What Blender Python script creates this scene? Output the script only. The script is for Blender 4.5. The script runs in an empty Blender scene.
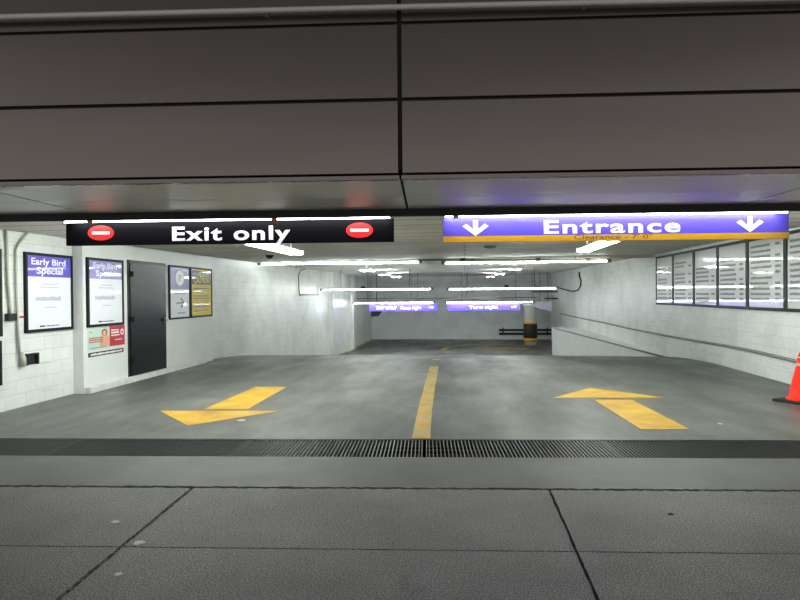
import bpy, bmesh, math, random
from mathutils import Vector, Matrix
R_ = random.Random(7)
sc = bpy.context.scene
COL = sc.collection
PI = math.pi

# ------------------------------------------------------------------ camera
F_PX = 600.0
PSI = math.atan(65 / 600)          # garage axis against the camera axis
TH = PSI - math.atan(26 / 600)     # facade normal against the garage axis
ROLL = .008
PITCH = math.atan(5.5 / 600)
_F0 = Vector((-math.sin(PSI), math.cos(PSI), 0)); _R0 = Vector((math.cos(PSI), math.sin(PSI), 0)); _U0 = Vector((0, 0, 1))
CF = _F0 * math.cos(PITCH) - _U0 * math.sin(PITCH)
_U = _U0 * math.cos(PITCH) + _F0 * math.sin(PITCH)
CR = _R0 * math.cos(ROLL) - _U * math.sin(ROLL)
CU = _U * math.cos(ROLL) + _R0 * math.sin(ROLL)
CAM = Vector((0, 0, 1.6))
cd = bpy.data.cameras.new('camera'); cam = bpy.data.objects.new('camera', cd); COL.objects.link(cam)
cd.sensor_width = 36; cd.lens = 36 * F_PX / 800; cd.clip_end = 200
m = Matrix((CR, CU, -CF)).transposed().to_4x4(); m.translation = CAM
cam.matrix_world = m
sc.camera = cam

def ray(x, y): return CF + CR * ((x - 400) / F_PX) + CU * ((300 - y) / F_PX)
def onz(x, y, z):
    d = ray(x, y); return CAM + d * ((z - 1.6) / d.z)
def onx(x, y, X):
    d = ray(x, y); return CAM + d * (X / d.x)
def ony(x, y, Y):
    d = ray(x, y); return CAM + d * (Y / d.y)
FT = Vector((math.cos(TH), math.sin(TH), 0)); FN = Vector((-math.sin(TH), math.cos(TH), 0))
def fac(u, d, z): return FT * u + FN * d + Vector((0, 0, z))     # facade frame -> world

def zf(y):                                                       # floor height along the ramp
    if y < 13.5: return 0.0
    if y < 17.5: return -.0125 * (y - 13.5) ** 2
    if y < 28.5: return -.2 - .1 * (y - 17.5)
    if y < 32.5: return -1.3 - .1 * (y - 28.5) + .0125 * (y - 28.5) ** 2
    return -1.5
def zc(x, y): return 2.5 + .007 * y + .1 * (x + 6.45) / 12       # ceiling height
def onceil(px, py, drop=0):
    y = 15.0
    for _ in range(40):
        d = ray(px, py); p = CAM + d * (y / d.y)
        z = zc(p.x, p.y) - drop
        y = max(3, (z - 1.6) / d.z * d.y)
    return onz(px, py, z)
def onfloor(px, py):
    p = onz(px, py, 0)
    for k in range(4000):
        y = 5 + k * .01
        q = ony(px, py, y)
        if q.z <= zf(y): return Vector((q.x, q.y, zf(y)))
    return p
XL, XR, YB = -6.45, 5.55, 41.2

# ------------------------------------------------------------------ materials
def lin(h):
    v = [int(h[i:i + 2], 16) / 255 for i in (0, 2, 4)]
    return tuple(c / 12.92 if c <= .04045 else ((c + .055) / 1.055) ** 2.4 for c in v) + (1,)
def mat(name, hexc, rough=.5, metal=0, emit=None, strength=0, coat=0, spec=.5):
    m = bpy.data.materials.new(name); m.use_nodes = True
    b = m.node_tree.nodes['Principled BSDF']
    b.inputs['Base Color'].default_value = lin(hexc)
    b.inputs['Roughness'].default_value = rough; b.inputs['Metallic'].default_value = metal
    b.inputs['Coat Weight'].default_value = coat; b.inputs['Coat Roughness'].default_value = .03
    b.inputs['Specular IOR Level'].default_value = spec
    if emit:
        b.inputs['Emission Color'].default_value = lin(emit); b.inputs['Emission Strength'].default_value = strength
    return m
class N:
    """small node-graph helper"""
    def __init__(s, m): s.t = m.node_tree; s.b = s.t.nodes['Principled BSDF']
    def n(s, kind, **kw):
        n = s.t.nodes.new(kind)
        for k, v in kw.items():
            if k in n.inputs.keys() if hasattr(n.inputs, 'keys') else False: n.inputs[k].default_value = v
            else: setattr(n, k, v)
        return n
    def l(s, a, b): s.t.links.new(a, b)
    def noise(s, scale, detail=4, vec=None, rough=.6):
        n = s.t.nodes.new('ShaderNodeTexNoise'); n.inputs['Scale'].default_value = scale
        n.inputs['Detail'].default_value = detail; n.inputs['Roughness'].default_value = rough
        s.l(vec or s.obj(), n.inputs['Vector']); return n.outputs['Fac']
    def obj(s):
        if not hasattr(s, '_o'): s._o = s.t.nodes.new('ShaderNodeTexCoord').outputs['Object']
        return s._o
    def scale(s, vec, sx, sy, sz):
        n = s.t.nodes.new('ShaderNodeVectorMath'); n.operation = 'MULTIPLY'; s.l(vec, n.inputs[0]); n.inputs[1].default_value = (sx, sy, sz)
        return n.outputs[0]
    def ramp(s, fac, stops):
        n = s.t.nodes.new('ShaderNodeValToRGB'); e = n.color_ramp.elements
        while len(e) < len(stops): e.new(.5)
        for k, (p, c) in enumerate(stops):
            e[k].position = p; e[k].color = c if len(c) == 4 else (*c, 1)
        s.l(fac, n.inputs[0]); return n.outputs[0]
    def mix(s, fac, a, b, mode='MIX'):
        n = s.t.nodes.new('ShaderNodeMix'); n.data_type = 'RGBA'; n.blend_type = mode
        if isinstance(fac, (int, float)): n.inputs[0].default_value = fac
        else: s.l(fac, n.inputs[0])
        for i, v in ((6, a), (7, b)):
            if isinstance(v, tuple): n.inputs[i].default_value = v
            else: s.l(v, n.inputs[i])
        return n.outputs[2]
    def bump(s, h, strength, dist=.01):
        n = s.t.nodes.new('ShaderNodeBump'); n.inputs['Strength'].default_value = strength; n.inputs['Distance'].default_value = dist
        s.l(h, n.inputs['Height']); s.l(n.outputs[0], s.b.inputs['Normal'])
def g(v): return (v, v, v, 1)

def block_mat(name, axis, bw=.4, bh=.2, base='e4e8e6', mortar='cdd1ce'):
    m = mat(name, base, .42); k = N(m)
    sp = k.n('ShaderNodeSeparateXYZ'); k.l(k.obj(), sp.inputs[0])
    cb = k.n('ShaderNodeCombineXYZ'); k.l(sp.outputs[axis], cb.inputs[0]); k.l(sp.outputs[2], cb.inputs[1])
    br = k.n('ShaderNodeTexBrick'); k.l(cb.outputs[0], br.inputs['Vector'])
    br.inputs['Scale'].default_value = 1; br.inputs['Brick Width'].default_value = bw; br.inputs['Row Height'].default_value = bh
    br.inputs['Mortar Size'].default_value = .006; br.inputs['Mortar Smooth'].default_value = .4
    br.inputs['Color1'].default_value = lin(base); br.inputs['Color2'].default_value = lin('dee2df'); br.inputs['Mortar'].default_value = lin(mortar)
    dirt = k.ramp(k.noise(1.1, 6), [(.3, g(.84)), (.55, g(1))])
    c = k.mix(1, br.outputs['Color'], dirt, 'MULTIPLY')
    # scuffs along the travel direction
    sv = k.scale(k.obj(), .6, .6, 9)
    sc2 = k.ramp(k.noise(1.6, 5, sv), [(.60, g(1)), (.72, g(.82))])
    c = k.mix(1, c, sc2, 'MULTIPLY'); k.l(c, k.b.inputs['Base Color'])
    inv = k.n('ShaderNodeMath', operation='MULTIPLY_ADD'); k.l(br.outputs['Fac'], inv.inputs[0]); inv.inputs[1].default_value = -1; 
    k.l(k.noise(18, 4), inv.inputs[2]); k.bump(inv.outputs[0], .35, .006)
    return m
M = {}
M['block_y'] = block_mat('painted_block_side', 1)
M['block_x'] = block_mat('painted_block_end', 0, base='dfe2e3', mortar='cdd0d0')
def plain(name, hexc, rough=.45, var=.1, sc_=2.5):
    m = mat(name, hexc, rough); k = N(m)
    v = k.ramp(k.noise(sc_, 6), [(.3, g(1 - var)), (.65, g(1))])
    k.l(k.mix(1, lin(hexc), v, 'MULTIPLY'), k.b.inputs['Base Color']); return m
M['booth'] = plain('white_painted_panel', 'e2e5e4', .35, .08)
M['kerb'] = plain('white_painted_kerb', 'dcdedb', .5, .2, 5)
def ceil_mat():
    m = mat('board_marked_ceiling', 'e6e3d4', .6); k = N(m)
    sp = k.n('ShaderNodeSeparateXYZ'); k.l(k.obj(), sp.inputs[0])
    cb = k.n('ShaderNodeCombineXYZ'); k.l(sp.outputs[0], cb.inputs[0]); k.l(sp.outputs[1], cb.inputs[1])
    br = k.n('ShaderNodeTexBrick'); k.l(cb.outputs[0], br.inputs['Vector'])
    br.inputs['Scale'].default_value = 1; br.inputs['Brick Width'].default_value = 60; br.inputs['Row Height'].default_value = .62
    br.inputs['Mortar Size'].default_value = .028; br.inputs['Mortar Smooth'].default_value = .3
    br.inputs['Color1'].default_value = lin('eeebdc'); br.inputs['Color2'].default_value = lin('e0ddcf'); br.inputs['Mortar'].default_value = lin('96968c')
    v = k.ramp(k.noise(.9, 5), [(.3, g(.82)), (.65, g(1))])
    k.l(k.mix(1, br.outputs['Color'], v, 'MULTIPLY'), k.b.inputs['Base Color'])
    return m
M['ceiling'] = ceil_mat()
def floor_mat():
    m = mat('worn_driveway_concrete', '6c6e6c', .5); k = N(m)
    big = k.ramp(k.noise(.42, 5), [(.32, lin('474847')), (.5, lin('565756')), (.66, lin('6e706e'))])
    # wheel-path wear, stretched along the lanes
    wear = k.ramp(k.noise(1.0, 5, k.scale(k.obj(), 1.3, .16, 1)), [(.35, g(.86)), (.6, g(1.06))])
    c = k.mix(1, big, wear, 'MULTIPLY')
    st = k.ramp(k.noise(1.9, 6), [(.27, g(.55)), (.38, g(1))])
    c = k.mix(.7, c, st, 'MULTIPLY')
    fine = k.ramp(k.noise(48, 4, rough=.75), [(.34, g(.72)), (.66, g(1.25))])
    c = k.mix(1, c, fine, 'MULTIPLY')
    chip = k.ramp(k.noise(7, 2), [(.765, g(0)), (.785, g(1))])
    c = k.mix(chip, c, lin('a9aca8')); k.l(c, k.b.inputs['Base Color'])
    k.l(k.ramp(k.noise(1.3, 4, k.scale(k.obj(), 1, .3, 1)), [(.3, g(.34)), (.7, g(.58))]), k.b.inputs['Roughness'])
    k.bump(k.noise(70, 3), .25, .004); return m
M['floor'] = floor_mat()
def walk_mat():
    m = mat('speckled_sidewalk_concrete', '6a6968', .7); k = N(m)
    big = k.ramp(k.noise(.7, 6), [(.3, lin('666565')), (.65, lin('807e7d'))])
    sp = k.ramp(k.noise(100, 4, rough=.85), [(.38, g(.25)), (.5, g(.95)), (.6, g(2.3))])
    c = k.mix(1, big, sp, 'MULTIPLY')
    st = k.ramp(k.noise(2.6, 5), [(.26, g(.68)), (.36, g(1))])
    c = k.mix(1, c, st, 'MULTIPLY'); k.l(c, k.b.inputs['Base Color'])
    k.bump(k.noise(95, 3), .4, .005); return m
M['walk'] = walk_mat()
M['apron'] = plain('smooth_apron_concrete', '6c6c6b', .6, .25, 1.6)
M['joint'] = mat('dark_joint', '1a1a1a', .9)
M['trench'] = mat('drain_pit', '0c0c0c', .9)
M['grate'] = mat('cast_iron', '5a5b5a', .38, .85)
def paint_mat():
    m = mat('worn_yellow_road_paint', 'd9a62c', .5); k = N(m)
    c = k.ramp(k.noise(2.2, 6), [(.3, lin('ab8010')), (.5, lin('c4981a')), (.7, lin('d2ac3c'))])
    w = k.ramp(k.noise(9, 7, rough=.75), [(.62, g(0)), (.70, g(1))])
    k.l(k.mix(w, c, lin('8f8a78')), k.b.inputs['Base Color']); return m
M['paint'] = paint_mat()
def worn_paint():
    m = mat('very_worn_yellow_line_paint', 'cfa23a', .5); k = N(m)
    c = k.ramp(k.noise(2.4, 6), [(.34, lin('b8921e')), (.6, lin('cbaa4c'))])
    w = k.ramp(k.noise(5, 7, k.scale(k.obj(), 2.2, .5, 1), rough=.7), [(.5, g(0)), (.60, g(1))])
    k.l(k.mix(w, c, lin('a3a094')), k.b.inputs['Base Color']); return m
M['line'] = worn_paint()
def facade_mat():
    m = mat('taupe_metal_panel', '6e6865', .22, .85); k = N(m)
    v = k.ramp(k.noise(.5, 3, k.scale(k.obj(), .35, 1, 2.5)), [(.3, g(.88)), (.7, g(1.08))])
    k.l(k.mix(1, lin('6e6865'), v, 'MULTIPLY'), k.b.inputs['Base Color']); return m
M['facade'] = facade_mat()
M['gap'] = mat('shadow_gap_backing', '15120f', .8)
M['soffit'] = mat('polished_soffit_panel', 'd2d4d1', .42, .4)
M['beam'] = mat('dark_beam', '17181a', .6)  # one even near-black on the beam and its front lip
M['pipe'] = mat('weathered_metal_pipe', 'b5b0aa', .5, .2)
M['conduit'] = mat('painted_conduit', 'b5b5ac', .4, .1)
M['conduit_grey'] = mat('grey_steel_conduit', '7d807d', .45, .4)
M['dark'] = mat('black_metal', '16171a', .35)
M['rubber'] = mat('black_rubber', '17181a', .6)
def door_mat():
    m = mat('black_glossy_steel_door', '212327', .25, .7); k = N(m)
    k.bump(k.noise(.8, 1), .06, .02); return m
M['door'] = door_mat()
M['chrome'] = mat('brushed_steel', 'd0d2d2', .4, .5)
M['hinge'] = mat('black_hinge', '050506', .7, spec=.2)
M['frame'] = mat('black_poster_frame', '0d0e11', .5, spec=.25)
M['sheet'] = mat('white_printed_sheet', 'dfe2ea', .35, coat=.5)
M['board'] = mat('grey_white_rate_sheet', 'b9bcbc', .3, coat=1)
M['purple'] = mat('purple_print', '5b4fc4', .35, coat=.4)
M['purple_pale'] = mat('lilac_and_glare_print', '8a85c8', .3, coat=.8)  # pale purple; on the second early bird header, glare is painted into it
M['ink'] = mat('dark_ink', '2a2c33', .4, coat=.3)
M['ink_grey'] = mat('grey_ink', '8b8e96', .4, coat=.4)
M['ink_pale'] = mat('pale_grey_ink', 'b4b7c2', .4, coat=.4)
M['ink_rate'] = mat('rate_ink', '505355', .4, coat=.3)
M['white'] = mat('white_lettering', 'f4f4f4', .4)
M['sign_black'] = mat('black_sign_face', '040407', .5, spec=.1)
M['sign_purple'] = mat('purple_sign_face', '5d4fd0', .32)
M['yellow'] = mat('yellow_sign_band', 'e6ac12', .4)
M['caution'] = mat('yellow_caution_print', 'dcc20e', .4, coat=.08, spec=.25)
M['red'] = mat('red_sign_disc', 'e8201c', .4)
M['flyer_red'] = mat('red_flyer_print', 'b22f38', .4)
M['flyer_mint'] = mat('mint_flyer_print', 'bcd8c8', .4)
M['skin'] = mat('skin_tone_print', 'd9a488', .5)
M['hair'] = mat('brown_print', '7a5234', .5)
M['text_red'] = mat('red_ink', 'c2484a', .5)
M['orange'] = mat('orange_cone_plastic', 'ff2300', .5, spec=.2)
M['reflect'] = mat('white_reflective_sleeve', 'dedede', .4)
M['fixture'] = mat('white_enamel_fixture', 'd5d7d5', .4)
M['amber'] = mat('amber_bracket', 'b98a3c', .5)
def tube_mat(name, c, s):
    return mat(name, 'ffffff', .5, emit=c, strength=s)
M['tube'] = tube_mat('lit_fluorescent_tube', 'f6fff8', 23)
M['tube_far'] = tube_mat('lit_strip_tube', 'f6fff9', 16)
M['bar'] = tube_mat('lit_sign_bar', 'f6f8ff', 9)
M['panel_light'] = tube_mat('lit_ceiling_fixture', 'f7fff9', 24)
M['glow_purple'] = mat('glowing_purple_sign', '5d4fd0', .4, emit='5a48e0', strength=.55)  # far sign face given its own glow in place of the strip light's
M['glow_white'] = mat('glowing_white_lettering', 'ffffff', .4, emit='ffffff', strength=.6)  # far sign letters and arrows also glow by themselves, though no lamp

# ------------------------------------------------------------------ mesh helpers
class MB:
    def __init__(s): s.bm = bmesh.new()
    def box(s, x0, x1, y0, y1, z0, z1, bev=0):
        v = [s.bm.verts.new((x, y, z)) for x in (x0, x1) for y in (y0, y1) for z in (z0, z1)]
        fs = []
        for q in ((0, 1, 3, 2), (4, 6, 7, 5), (0, 4, 5, 1), (2, 3, 7, 6), (0, 2, 6, 4), (1, 5, 7, 3)):
            fs.append(s.bm.faces.new([v[i] for i in q]))
        if bev:
            es = list({e for f in fs for e in f.edges})
            bmesh.ops.bevel(s.bm, geom=es, offset=bev, segments=2, affect='EDGES', profile=.5)
        return s
    def tube(s, pts, r, n=10, cap=True, rs=None):
        pts = [Vector(p) for p in pts]; rings = []
        up = None
        for i, p in enumerate(pts):
            d = (pts[min(i + 1, len(pts) - 1)] - pts[max(i - 1, 0)]).normalized()
            if up is None:
                a = Vector((0, 0, 1)) if abs(d.z) < .9 else Vector((1, 0, 0)); up = d.cross(a).normalized()
            up = (up - d * up.dot(d)).normalized(); w = d.cross(up)
            rr = rs[i] if rs else r
            rings.append([s.bm.verts.new(p + (up * math.cos(2 * PI * k / n) + w * math.sin(2 * PI * k / n)) * rr) for k in range(n)])
        for a, b in zip(rings, rings[1:]):
            for k in range(n):
                f = s.bm.faces.new((a[k], a[(k + 1) % n], b[(k + 1) % n], b[k])); f.smooth = True
        if cap:
            s.bm.faces.new(rings[0][::-1]); s.bm.faces.new(rings[-1])
        return s
    def lathe(s, prof, n=28, c=(0, 0, 0)):
        rings = [[s.bm.verts.new((c[0] + r * math.cos(2 * PI * k / n), c[1] + r * math.sin(2 * PI * k / n), c[2] + z)) for k in range(n)] for r, z in prof]
        for a, b in zip(rings, rings[1:]):
            for k in range(n):
                f = s.bm.faces.new((a[k], a[(k + 1) % n], b[(k + 1) % n], b[k])); f.smooth = True
        s.bm.faces.new(rings[0][::-1]); s.bm.faces.new(rings[-1]); return s
    def prism_xz(s, poly, y0, y1):                 # outline in local XZ, thickness along Y
        a = [s.bm.verts.new((x, y0, z)) for x, z in poly]; b = [s.bm.verts.new((x, y1, z)) for x, z in poly]
        s.bm.faces.new(a); s.bm.faces.new(b[::-1])
        for i in range(len(poly)):
            j = (i + 1) % len(poly); s.bm.faces.new((a[j], a[i], b[i], b[j]))
        return s
    def slab(s, pts, t):                           # outline of 3-D points, thickness downward
        a = [s.bm.verts.new(p) for p in pts]; b = [s.bm.verts.new((p[0], p[1], p[2] - t)) for p in pts]
        s.bm.faces.new(a); s.bm.faces.new(b[::-1])
        for i in range(len(pts)):
            j = (i + 1) % len(pts); s.bm.faces.new((a[j], a[i], b[i], b[j]))
        return s
    def build(s, name, m, parent=None, loc=None, rz=None):
        bmesh.ops.recalc_face_normals(s.bm, faces=s.bm.faces)
        me = bpy.data.meshes.new(name); s.bm.to_mesh(me); s.bm.free(); me.materials.append(m)
        o = bpy.data.objects.new(name, me); COL.objects.link(o)
        if parent: o.parent = parent
        if loc is not None: o.location = loc
        if rz is not None: o.rotation_euler.z = rz
        return o
def ell(cx, cz, rx, rz, n=28): return [(cx + rx * math.cos(2 * PI * k / n), cz + rz * math.sin(2 * PI * k / n)) for k in range(n)]
def tag(o, label=None, cat=None, group=None, kind=None):
    if label: o['label'] = label
    if cat: o['category'] = cat
    if group: o['group'] = group
    if kind: o['kind'] = kind
    return o
def thing(name, label, cat, loc=(0, 0, 0), rz=0, group=None):
    o = bpy.data.objects.new(name, None); COL.objects.link(o); o.location = loc; o.rotation_euler.z = rz; o.empty_display_size = .1
    return tag(o, label, cat, group)
def struct(o): o['kind'] = 'structure'; return o
def copy_tree(o, parent=None):
    c = o.copy(); COL.objects.link(c); c.parent = parent
    for ch in list(o.children): copy_tree(ch, c)
    return c
def text_mesh(body, w, h, bold=.0, depth=.004, space=1.0):
    """flat letters in local XZ facing -Y, centred in x, baseline at z=0; w = total width, h = capital height"""
    def raw(t):
        cu = bpy.data.curves.new('t', 'FONT'); cu.body = t; cu.size = 1; cu.offset = bold; cu.resolution_u = 4; cu.space_character = space
        o = bpy.data.objects.new('t', cu); COL.objects.link(o)
        me = bpy.data.meshes.new_from_object(o.evaluated_get(bpy.context.evaluated_depsgraph_get()))
        bpy.data.objects.remove(o); bpy.data.curves.remove(cu); return me
    e = raw('E'); ys = [v.co.y for v in e.vertices]; capb, cap = min(ys), max(ys) - min(ys)
    me = raw(body); xs = [v.co.x for v in me.vertices]; x0, x1 = min(xs), max(xs)
    sx, sz = w / (x1 - x0), h / cap
    bm = bmesh.new(); bm.from_mesh(me)
    for v in bm.verts: v.co = Vector(((v.co.x - (x0 + x1) / 2) * sx, 0, (v.co.y - capb) * sz))
    if depth:
        r = bmesh.ops.extrude_face_region(bm, geom=list(bm.faces))
        for v in r['geom']:
            if isinstance(v, bmesh.types.BMVert): v.co.y -= depth
    for f in bm.faces: f.smooth = False
    for e_ in bm.edges: e_.smooth = True
    mb = MB(); mb.bm.free(); mb.bm = bm; return mb
def put_text(body, w, h, m, parent, x, y, z, name='lettering', bold=.02, depth=.003, space=1.0):
    mb = text_mesh(body, w, h, bold, depth, space)
    cov = sorted((min(v.co.x for v in e.verts), max(v.co.x for v in e.verts)) for e in mb.bm.edges)
    gaps, hi = [], cov[0][1]
    for a, b_ in cov:
        if a > hi: gaps.append((a - hi, (a + hi) / 2))
        hi = max(hi, b_)
    nw = len(body.split())
    cuts = sorted(c for _, c in sorted(gaps, reverse=True)[:nw - 1]) if nw > 1 else []
    lim = [-1e9] + cuts + [1e9]; first = None
    for a, b_ in zip(lim, lim[1:]):                     # one mesh for each word
        q = MB(); q.bm.free(); q.bm = mb.bm.copy()
        bmesh.ops.delete(q.bm, geom=[v for v in q.bm.verts if not a < v.co.x < b_], context='VERTS')
        o = q.build(name, m, parent, (x, y, z)); first = first or o
    mb.bm.free(); return first

# ------------------------------------------------------------------ ground
D_G0, D_G1 = 5.875, 6.61                               # the drain, in the facade frame
mb = MB()
us = [-11 + i * .8 for i in range(33)]; ds = [D_G1 + i * .35 for i in range(105)]
vs = [[mb.bm.verts.new((lambda p: (p.x, p.y, zf(p.y)))(fac(u, d, 0))) for d in ds] for u in us]
for i in range(len(us) - 1):
    for j in range(len(ds) - 1):
        f = mb.bm.faces.new((vs[i][j], vs[i + 1][j], vs[i + 1][j + 1], vs[i][j + 1])); f.smooth = True
struct(mb.build('floor', M['floor']))
# sidewalk slabs with ragged open joints on a dark bed, all in the facade frame
def rag(a, b, j, step=.06):
    n = max(2, int((Vector(b) - Vector(a)).length / step)); out = []
    d = (Vector(b) - Vector(a)); nrm = Vector((-d.y, d.x)).normalized()
    for k in range(n):
        p = Vector(a) + d * (k / n); out.append(p + nrm * R_.uniform(-j, j) * (0 if k == 0 else 1))
    return out
mb = MB()
rows = [(-8, -1.05), (-1.04, .14), (.15, 1.33), (1.34, 2.53), (2.54, 3.735), (3.749, 4.912)]
def lj(d): return -1.96
def rj(d): return .99 - .06 * (4.9 - d)
for (d0, d1) in rows:
    cols = [(lambda d: -12.5, lambda d: lj(d) - 2.93), (lambda d: lj(d) - 2.92, lambda d: lj(d) - .014), (lambda d: lj(d) + .014, lambda d: rj(d) - .010), (lambda d: rj(d) + .010, lambda d: rj(d) + 2.92), (lambda d: rj(d) + 2.93, lambda d: 12.5)]
    for a, b in cols:
        j = .0035
        pts = rag((a(d0), d0), (b(d0), d0), j) + rag((b(d0), d0), (b(d1), d1), j) + rag((b(d1), d1), (a(d1), d1), .012 if d1 > 4.9 else j, .03 if d1 > 4.9 else .06) + rag((a(d1), d1), (a(d0), d0), j)
        mb.slab([(p.x, p.y, 0) for p in pts], .03)
mb.build('sidewalk', M['walk'], None, (0, 0, 0), TH)['kind'] = 'structure'
mb = MB()
pts = rag((-12.5, 4.954), (12.5, 4.954), .013, .04) + [Vector((12.5, D_G0)), Vector((-12.5, D_G0))]
mb.slab([(p.x, p.y, 0) for p in pts], .1)
struct(mb.build('floor_apron', M['apron'], None, (0, 0, 0), TH))
struct(MB().box(-12.5, 12.5, -8, 5.0, -.12, -.024).build('ground', M['joint'], None, (0, 0, 0), TH))
mb = MB()                                                # open concrete channel under the grate
mb.box(-12.5, 12.5, D_G0 - .05, D_G0, -.4, -.002).box(-12.5, 12.5, D_G1, D_G1 + .05, -.4, -.003).box(-12.5, 12.5, D_G0 - .05, D_G1 + .05, -.45, -.4)
struct(mb.build('floor_channel', M['trench'], None, (0, 0, 0), TH))
# grate sections
SEC = 1.93
def grate(u0, u1):
    b = MB(); d0, d1 = D_G0 + .012, D_G1 - .012; z1 = -.004
    b.box(u0 + .004, u0 + .016, d0, d1, -.05, z1).box(u1 - .016, u1 - .004, d0, d1, -.05, z1)
    b.box(u0, u1, d0, d0 + .014, -.05, z1).box(u0, u1, d1 - .014, d1, -.05, z1)
    n = int((u1 - u0) / .0385)
    for k in range(1, n):
        u = u0 + (u1 - u0) * k / n; b.box(u - .0055, u + .0055, d0, d1, -.03, z1)
    for k in range(1, 4):
        d = d0 + (d1 - d0) * k / 4; b.box(u0, u1, d - .005, d + .005, -.044, z1 - .012)
    return b
UC = -.03
gl = {-3: 'iron drain grate section at the far left end of the drain', -2: 'iron drain grate section in front of the left arrow tip',
      -1: 'iron drain grate section just left of the yellow centre line', 0: 'iron drain grate section just right of the yellow centre line',
      1: 'iron drain grate section in front of the right yellow arrow', 2: 'iron drain grate section at the far right end of the drain'}
for k in range(-3, 3):
    u0 = UC + k * SEC + (.014 if k == 0 else .002); u1 = UC + (k + 1) * SEC - (.014 if k == -1 else .002)
    o = grate(u0 - (u0 + u1) / 2, u1 - (u0 + u1) / 2).build('drain_grate', M['grate'], None, fac((u0 + u1) / 2, 0, 0), TH)
    tag(o, gl[k], 'drain grate', 'drain grate sections across the driveway')

# road paint ---------------------------------------------------------------
def paint(name, polys, m, label, cat, parent=None):
    b = MB()
    for poly in polys:
        b.slab([(p.x, p.y, zf(p.y) + .004) for p in poly], .006)
    o = b.build(name, m); 
    return tag(o, label, cat) if label else o
def P(*pts): return [onz(x, y, 0) for x, y in pts]
t = thing('painted_arrow', 'yellow road arrow pointing towards the street in front of the exit sign', 'road arrow', (0, 0, 0))
for n_, q in (('arrow_head', P((160, 411), (188, 426), (281, 411))), ('arrow_shaft', P((204, 409.3), (248, 409.3), (287, 387), (256, 387)))):
    o = paint(n_, [q], M['paint'], None, None); o.parent = t
t = thing('painted_arrow', 'yellow road arrow pointing into the garage below the entrance sign', 'road arrow', (0, 0, 0))
for n_, q in (('arrow_head', P((553, 398), (590, 388), (667, 398))), ('arrow_shaft', P((594, 400), (632, 400), (690, 429.5), (641, 429.5)))):
    o = paint(n_, [q], M['paint'], None, None); o.parent = t
L_, Rr = [], []
for px, py, w in ((421, 438.5, 9.3), (425, 410, 7), (430, 385, 5.4), (434, 368, 4.6), (436.5, 358, 4)):
    L_.append(onz(px - w, py, 0)); Rr.append(onz(px + w, py, 0))
for c_ in (18.2, 21.5, 25, 28.4):
    L_.append(Vector((-.84 + (c_ - 17) * .012, c_, 0))); Rr.append(Vector((-.6 + (c_ - 17) * .012, c_, 0)))
quads = [[L_[i], Rr[i], Rr[i + 1], L_[i + 1]] for i in range(len(L_) - 1)]
b = MB()
vl = [(b.bm.verts.new((a.x, a.y, zf(a.y) + .004)), b.bm.verts.new((c.x, c.y, zf(c.y) + .004))) for a, c in zip(L_, Rr)]
for i in range(len(vl) - 1): b.bm.faces.new((vl[i][0], vl[i][1], vl[i + 1][1], vl[i + 1][0]))
tag(b.build('centre_line', M['line']), 'worn yellow centre line running from the drain grate into the garage', 'road line')
def strip(name, pix, w, label, m=M['line'], z=-1.5):
    pts = [onz(x, y, z) for x, y in pix]; b = MB(); vv = []
    for i, p in enumerate(pts):
        d = (pts[min(i + 1, len(pts) - 1)] - pts[max(i - 1, 0)]).normalized(); nn = Vector((-d.y, d.x, 0)) * w / 2
        vv.append((b.bm.verts.new(p + nn + Vector((0, 0, .006))), b.bm.verts.new(p - nn + Vector((0, 0, .006)))))
    for i in range(len(vv) - 1): b.bm.faces.new((vv[i][0], vv[i][1], vv[i + 1][1], vv[i + 1][0]))
    return tag(b.build(name, m), label, 'road line')
strip('curved_line', [(442, 350.5), (445, 348.6), (450, 346.8), (460, 345.4), (475, 344.6), (492, 344.3), (512, 344.5)], .26, 'thin yellow curve sweeping right at the foot of the ramp')
strip('painted_stripe', [(480, 349.2), (492, 348.6), (508, 348.3), (529, 348.9)], .42, 'short thick yellow stripe in front of the round column base', M['paint'])
strip('painted_stripe', [(400, 341.6), (420, 341.3), (446, 341.2)], .3, 'short yellow stripe along the foot of the far wall', M['paint'])
strip('edge_line', [(349, 351.5), (360, 346), (370.5, 341.6)], .2, 'yellow edge line along the foot of the left wall beyond the ramp')

# flat scraps on the sidewalk
def scrap(px, py, rx, ry, label, m):
    p = onz(px, py, 0); b = MB()
    pts = [(rx * (1 + .25 * math.sin(3 * a + px)) * math.cos(a), ry * (1 + .2 * math.cos(2 * a + py)) * math.sin(a), .006) for a in [2 * PI * k / 12 for k in range(12)]]
    b.slab(pts, .005); o = b.build('paper_scrap', m, None, (p.x, p.y, 0.0)); tag(o, label, 'paper scrap')
M['scrap'] = mat('pale_paper', 'd6d5cf', .8)
M['scrap_stone'] = mat('pale_stone', '8f8d88', .8)
M['scrap_dark'] = mat('dark_leaf', '2a2723', .8)
scrap(115.5, 522.5, .034, .028, 'small white scrap left of the sidewalk joint', M['scrap'])
scrap(139, 543.5, .038, .03, 'pale scrap lying on the left sidewalk joint', M['scrap'])
scrap(241.5, 420.5, .05, .05, 'pale scrap on the driveway below the left arrow', M['scrap'])
scrap(671, 514.5, .02, .016, 'dark scrap on the right sidewalk slab', M['scrap_dark'])
scrap(720, 424, .026, .03, 'tiny pale scrap on the driveway between the right arrow and the cone', M['scrap'])

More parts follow.
